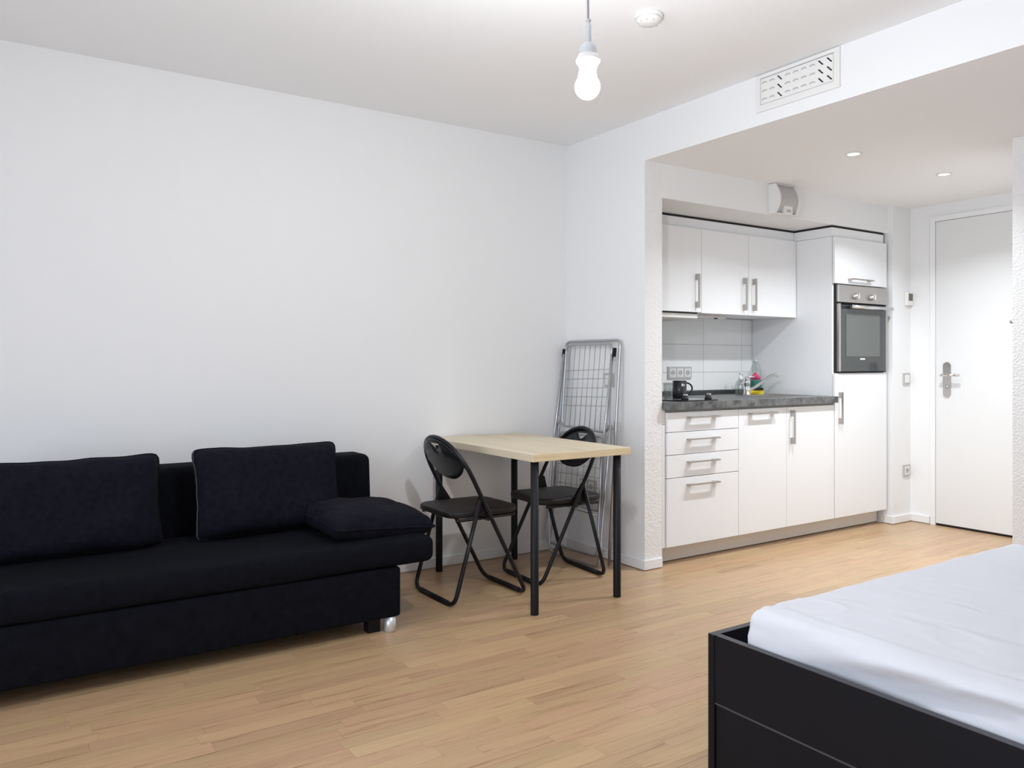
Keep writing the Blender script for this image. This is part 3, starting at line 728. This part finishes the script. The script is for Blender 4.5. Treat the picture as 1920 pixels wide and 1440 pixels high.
def pillow(name, w, h, t, mat, label, loc, rot, group, seed=0, seams=True, ear=.055, sag=0.0):
    """local: x width, z height, y thickness"""
    nx, nz = 26, 20; m = MB(); G_ = {}
    for sd in (0, 1):
        for i in range(nx+1):
            for j in range(nz+1):
                u, v = -1+2*i/nx, -1+2*j/nz
                rim = i in (0, nx) or j in (0, nz)
                if rim and sd == 1: G_[1, i, j] = G_[0, i, j]; continue
                k_ = max(abs(u), abs(v))/max(1e-6, (abs(u)**13+abs(v)**13)**(1/13)); X = u*k_*w/2*(1 - ear*(1-v*v)*abs(u)**3*1.0); Z = v*k_*h/2*(1 - ear*(1-u*u)*abs(v)**3) + .006*noise.noise(Vector((u*3+seed, v*3, 7)))*abs(v)
                th = t/2*((1-abs(u)**4)*(1-abs(v)**4))**.42
                nz_ = noise.noise(Vector((u*2.3+seed, v*2.3, sd*5+seed)))*.010 + noise.noise(Vector((u*6+seed, v*6, sd*9)))*.004
                th *= 1 + 0.0; Y = (th + nz_*(0 if rim else min(1, th/(t*.2)))) * (1 if sd else -1)
                if rim: Y = 0
                Z += -sag*(1-v)*.5*(1-u*u)
                G_[sd, i, j] = m.bm.verts.new((X, Y, Z))
    for sd in (0, 1):
        for i in range(nx):
            for j in range(nz):
                q = [G_[sd, i, j], G_[sd, i+1, j], G_[sd, i+1, j+1], G_[sd, i, j+1]]
                m._f(q if sd == 0 else q[::-1], True)
    rimpts = [G_[0, i, 0].co.copy() for i in range(nx)] + [G_[0, nx, j].co.copy() for j in range(nz)] + [G_[0, i, nz].co.copy() for i in range(nx, 0, -1)] + [G_[0, 0, j].co.copy() for j in range(nz, 0, -1)]
    left = [G_[0, 0, j].co.copy() for j in range(nz+1)]
    t_ = thing(name, loc, label, 'cushion', group); t_.rotation_euler = rot
    m.build('cover', mat, t_, local=True)
    MB().tube(rimpts, .0035, 6, closed=True).build('piping', mat, t_, local=True)
    if seams:
        lp = [p + Vector((.0005, -.004, 0)) + Vector((noise.noise(p*40)*.004, 0, 0)) for p in left]
        MB().tube(lp, .0016, 6).build('seam_thread', M['seam'], t_, local=True)
    return t_
pillow('cushion', .665, .400, .19, M['cush'], 'large black cushion leaning on the sofa back in its middle, pale seam thread', (1.085, 3.610, .585), (math.radians(-13), 0, math.radians(1)), 'sofa back cushions', 1.3)
pillow('cushion', .70, .395, .19, M['cush'], 'large black cushion leaning on the sofa back at the picture edge', (.285, 3.600, .578), (math.radians(-13), 0, math.radians(1.5)), 'sofa back cushions', 4.7, seams=False)
# arm pillow lying at the sofa end
ap = pillow('arm_pillow', .50, .46, .145, M['cush'], 'flat black arm pillow lying at the sofa end beside the chair', (1.455, 3.395, .446), (math.radians(90), math.radians(0), 0), None, 8.1, seams=False, ear=.05)
ap.rotation_euler = (math.radians(90+3), math.radians(5), math.radians(4))
ap['category'] = 'pillow'

# ------------------------------------------------------------------ table
tb = thing('dining_table', (2.37, 3.46, 0), 'small rectangular table with pale wood top and black round legs', 'table')
TX0, TX1, TY0, TY1 = 2.078, 2.668, 2.955, 3.968
top = MB().box(TX0, TX1, TY0, TY1, .701, .735, bev=.0015, fm=None).build('tabletop', M['table'], tb)
bx('edge_band', M['tabedge'], top, TX0+.001, TX1-.001, TY0-.0012, TY0+.001, .7025, .7335)
for (lx, ly) in ((2.108, 2.985), (2.608, 2.990), (2.108, 3.90), (2.608, 3.90)):
    MB().lathe([(0, 0), (.0185, 0), (.0190, .004), (.0190, .7005)], (lx, ly, 0), 20).build('leg', M['legblk'], tb)

# ------------------------------------------------------------------ folding chairs
def chair_parts():
    """local: +x faces the way the sitter looks, origin on floor"""
    out = []
    W = .203
    def A(s):   # main frame side line, s = height
        return Vector((.207 - .5215*s, 0, s))
    pts = []
    # floor bar, up one side, hoop, down the other
    side = [A(.60), A(.45), A(.30), A(.15), A(.05)]
    hoop = []
    for i in range(19):
        t = PI*i/18; y = W*math.cos(t); s = .60 + .19*math.sin(t)**.9
        hoop.append(A(s) + Vector((0, y, 0)))
    c1 = [A(.012)+Vector((0, W-.05, 0))]
    loop = []
    loop += [p + Vector((0, -W, 0)) for p in side]
    fl = round_path([A(.05)+Vector((0, -W, 0)), A(.012)+Vector((0, -W, 0)), A(.012)+Vector((0, W, 0)), A(.05)+Vector((0, W, 0))], .045, 6)
    low = round_path([A(.14)+Vector((0, -W, 0)), A(.0125)+Vector((0, -W, 0)), A(.0125)+Vector((0, W, 0)), A(.14)+Vector((0, W, 0))], .055, 7)
    up = [A(.30)+Vector((0, W, 0)), A(.45)+Vector((0, W, 0))]
    dn = [A(.45)+Vector((0, -W, 0)), A(.30)+Vector((0, -W, 0))]
    loop = low + up + hoop + dn
    out.append(('frame_hoop', lambda: MB().tube(loop, .0105, 10, closed=True), M['tubeblk']))
    B0, B1 = Vector((-.207, 0, .0125)), Vector((-.065, 0, .500))
    WB = W
    rear = round_path([B1+Vector((0, -WB, 0)), B0+Vector((0, -WB, 0)), B0+Vector((0, WB, 0)), B1+Vector((0, WB, 0))], .055, 7)
    out.append(('rear_frame', lambda: MB().tube(rear, .0105, 10), M['tubeblk']))
    for nm, P0 in (('foot_sleeve', .207-.5215*.0125), ('foot_sleeve', -.207)):
        out.append((nm, (lambda P0=P0: MB().tube([(P0, -.14, .0125), (P0, .14, .0125)], .0122, 10)), M['legblk']))
    for sg in (-1, 1):
        y = sg*W
        out.append(('bracket', (lambda y=y, sg=sg: MB().prism([(-.075, .505), (-.058, .515), (.005, .425), (-.012, .405), (-.085, .425), (-.09, .44)], (0, y - (.0165 if sg > 0 else -.0125), 0), (1, 0, 0), (0, 0, 1), (0, sg*.003, 0))), M['tubeblk']))
        out.append(('seat_rail', (lambda y=y, sg=sg: MB().tube([(-.18, sg*.172, .402), (.15, sg*.172, .405)], .008, 8)), M['tubeblk']))
    out.append(('cross_bar', lambda: MB().tube([(-.012-.01, -W, .442), (-.022, W, .442)], .006, 8) if False else MB().tube([(-.02, -W, .398), (-.02, W, .398)], .006, 8), M['tubeblk']))
    def seat():
        m = MB()
        def fn(q, h):
            fx = (q.x+h.x)/(2*h.x); k = 0.012*(1-fx)*abs(q.y/h.y)
            return (0, -q.y*.03*fx*0, .006*fx + noise.noise(q*9)*.0008)
        m.rbox(-.217, .187, -.187, .187, .412, .446, .014, (10, 10, 1), None)
        # round the plan corners
        for v in m.bm.verts:
            cx, hx, hy, r = -.015, .202, .187, .075
            x, y = v.co.x-cx, v.co.y
            ax, ay = abs(x)-(hx-r), abs(y)-(hy-r)
            if ax > 0 and ay > 0:
                d = math.hypot(ax, ay); mxx = max(ax, ay)
                if d > 1e-6:
                    f_ = mxx/d; v.co.x = cx + math.copysign(hx-r+ax*f_, x); v.co.y = math.copysign(hy-r+ay*f_, y)
            rr = math.hypot(x/hx, v.co.y/hy)
            if v.co.z > .432: v.co.z += .010*max(0, 1-rr*rr)
        return m
    out.append(('seat', seat, M['vinyl']))
    def back():
        m = MB(); nc = 28; cols = []
        def P(y, s, o): # plane point with thickness offset o along normal, concave
            n = Vector((.887, 0, .4625))
            return A(s) + Vector((0, y, 0)) + n*(o - .016*(1-(y/W)**2))
        def rows(y):
            q = min(1, abs(y)/(W-.006)); top_ = .60 + .19*max(0, (1-q*q))**.45
            bot = .655 - .066*max(0, 1-(q/.86)**2.6)
            bot = min(bot, top_-.001)
            hq = abs(y)/.052
            if hq < 1: a, b = .768 - .034*(1-hq**1.6), .768 + .001*(1-hq**2)
            else: a = b = min(max(bot + (top_-bot)*.72, bot), .768)
            a = min(a, top_-.0005); b = min(b, top_)
            L_ = [bot + (a-bot)*k/5 for k in range(6)]; U_ = [b + (top_-b)*k/3 for k in range(4)]
            return L_, U_
        ys = sorted(set([-(W-.008) + 2*(W-.008)*i/nc for i in range(nc+1)] + [-.0519, .0519, -.0521, .0521]))
        g = {}
        for o_ in (0, 1):
            for i, y in enumerate(ys):
                L_, U_ = rows(y)
                g[o_, i] = ([m.bm.verts.new(P(y, s, .004 if o_ else -.004)) for s in L_], [m.bm.verts.new(P(y, s, .004 if o_ else -.004)) for s in U_])
        for o_ in (0, 1):
            for i in range(len(ys)-1):
                for part in (0, 1):
                    A_, B_ = g[o_, i][part], g[o_, i+1][part]
                    for k in range(len(A_)-1): m._f([A_[k], B_[k], B_[k+1], A_[k+1]], True)
        for i in range(len(ys)-1):
            for part, k in ((0, 0), (0, -1), (1, 0), (1, -1)):
                m._f([g[0, i][part][k], g[0, i+1][part][k], g[1, i+1][part][k], g[1, i][part][k]], True)
        bmesh.ops.remove_doubles(m.bm, verts=m.bm.verts[:], dist=2e-4)
        return m
    out.append(('backrest', back, M['backpl']))
    return out
ch = thing('folding_chair', (2.05, 3.462, 0), 'black folding chair tucked between the sofa and the table', 'chair', 'folding chairs at the table')
kids = []
for nm, fn, mt in chair_parts():
    o = fn().build(nm, mt, ch, local=True); kids.append(o)
ch2 = ch.copy(); C.objects.link(ch2); ch2.location = (2.593, 3.505, 0); ch2.rotation_euler = (0, 0, PI - math.radians(3))
ch2['label'] = 'black folding chair under the table in front of the drying rack'
for o in kids:
    c = o.copy(); C.objects.link(c); c.parent = ch2

# ------------------------------------------------------------------ drying rack
dk = thing('drying_rack', (3.0, 3.72, 0), 'folded silver wire drying rack leaning on the wall behind the table', 'drying rack')
def RK(y, z, off=0.0):      # point in the leaning plane
    return Vector((2.955 + .083*z/1.285 - off, y, z))
R_ = .0085
o1 = round_path([RK(3.995, .012, .02), RK(3.975, .75, .012), RK(3.960, 1.283), RK(3.452, 1.283), RK(3.440, .75, .012), RK(3.435, .012, .02)], .045, 8)
MB().tube(o1, R_, 10).build('outer_frame', M['rack'], dk)
def loop_frame(y0, y1, z0, z1, off, r, nm, rad=.0075):
    p = round_path([RK(y0, z0, off), RK(y1, z0+.012, off), RK(y1-.004, z1, off), RK(y0+.004, z1, off)], r, 7, closed=True)
    return MB().tube(p, rad, 10, closed=True).build(nm, M['rack'], dk)
def wires(y0, y1, z0, z1, off, nv, hz, par):
    for i in range(nv):
        y = y0 + (y1-y0)*(i+.5)/nv
        MB().tube([RK(y, z0, off), RK(y-.02, z1, off)], .0016, 6).build('wire', M['wire'], par)
    for z in hz:
        MB().tube([RK(y0, z, off), RK(y1, z-.012, off)], .0017, 6).build('wire', M['wire'], par)
main = loop_frame(3.505, 3.945, .752, 1.262, .012, .05, 'upper_wing')
wires(3.512, 3.940, .757, 1.262, .012, 9, [1.115, 1.062, 1.008, .955, .902], main)
low_ = loop_frame(3.515, 3.955, .300, .728, .024, .05, 'lower_wing')
wires(3.522, 3.948, .304, .724, .024, 8, [.655, .600, .545, .49, .43, .37], low_)
lg1 = round_path([RK(3.485, 1.205, .026), RK(3.515, .60, .045), RK(3.470, .060, .075), RK(3.960, .060, .075), RK(3.985, .60, .045), RK(3.945, 1.205, .026)], .05, 8)
MB().tube(lg1, .0080, 10).build('leg_frame', M['rack'], dk)
lg2 = round_path([RK(3.462, .80, .034), RK(3.455, .40, .058), RK(3.430, .012, .092), RK(3.90, .012, .092), RK(3.99, .40, .058), RK(3.975, .80, .034)], .05, 8)
MB().tube(lg2, .0080, 10).build('leg_frame', M['rack'], dk)
for y, z in ((3.478, 1.212), (3.952, 1.212), (3.972, .80), (3.462, .795)):
    MB().tube([RK(y, z+.025, .018), RK(y, z-.025, .022)], .0115, 10).build('joint_clip', M['plast_g'] if z < 1 else M['legblk'], dk)
lk = round_path([RK(3.93, .30, .06), RK(3.505, .285, .06)], .02, 4)
MB().tube(lk, .0045, 8).build('stay_bar', M['rack'], dk)

# ------------------------------------------------------------------ bed
BX0, BX1, BY1, BY0, BZ = 1.685, 3.235, 1.547, -.555, .400
bd = thing('bed_frame', (2.46, .5, 0), 'black storage bed frame with tall side panel and drawer joint', 'bed')
T = .022
bx('side_panel', [M['bed']], bd, BX0, BX0+.022, BY0+T, BY1-T, .215, BZ-.0008)
bx('drawer_front', [M['bed']], bd, BX0+.003, BX0+.022, BY0+T, BY1-T-.003, .012, .209)
bx('side_edge', M['bededge'], bd, BX0+.0005, BX0+.0215, BY0+T, BY1-T-.0005, BZ-.0008, BZ)
bx('drawer_rail', M['bededge'], bd, BX0+.0005, BX0+.02, BY0+T, BY1-T+.004, .2095, .2145)
for (y0, y1, nm) in ((BY1-T, BY1, 'end_panel'), (BY0, BY0+T, 'end_panel')):
    bx(nm, M['bed'], bd, BX0-.002, BX1, y0, y1, 0.0, BZ-.0008); bx('end_edge', M['bededge'], bd, BX0-.0015, BX1, y0+.0005, y1-.0005, BZ-.0008, BZ)
bx('rear_panel', M['bed'], bd, BX1-.022, BX1, BY0+T, BY1-T, 0.0, BZ)
bx('slat_base', M['bed'], bd, BX0+.023, BX1-.023, BY0+T+.001, BY1-T-.001, .235, .255)
def mfn(q, h):
    top_ = max(0, (q.z)/h.z)
    n = noise.noise(Vector((q.x*3.2, q.y*3.2, 1.7)))*.006 + noise.noise(Vector((q.x*9, q.y*7, 4.1)))*.0022
    dz = n*top_
    de = q.x + h.x; wob = .012*noise.noise(Vector((q.y*2.5, 3.3, 0)))
    dz += .008*math.exp(-((de-.062-wob)/.011)**2)*top_*(.6+.8*noise.noise(Vector((q.y*1.7, 9, 0))))
    rc = math.hypot(q.x+h.x-.16, q.y-h.y+.10)
    dz += .0045*math.exp(-((rc-.085)/.010)**2)*top_
    # side folds running along the long edge
    side = max(0, (-q.x - (h.x-.06))/.06)
    dx = side*(noise.noise(Vector((q.z*20+q.y*2.5, q.y*1.8, .3)))*.018 + noise.noise(Vector((q.z*44+q.y*7, q.y*3, 8)))*.009)
    dx += side*(-.006*math.sin((q.z/h.z)*PI*.5)); dx = max(dx, -.013) if q.z < .09 else dx
    dy = max(0, (q.y-(h.y-.06))/.06)*noise.noise(Vector((q.x*5, q.z*15, 2)))*.006
    return (dx, dy, dz)
mt_ = MB().rbox(BX0+.036, BX1-.030, BY0+.06, 1.455, .256, .487, .038, (130, 170, 9), mfn).build('mattress', M['sheet'])
tag(mt_, 'mattress in a creased white fitted sheet lying in the black bed frame', 'mattress')
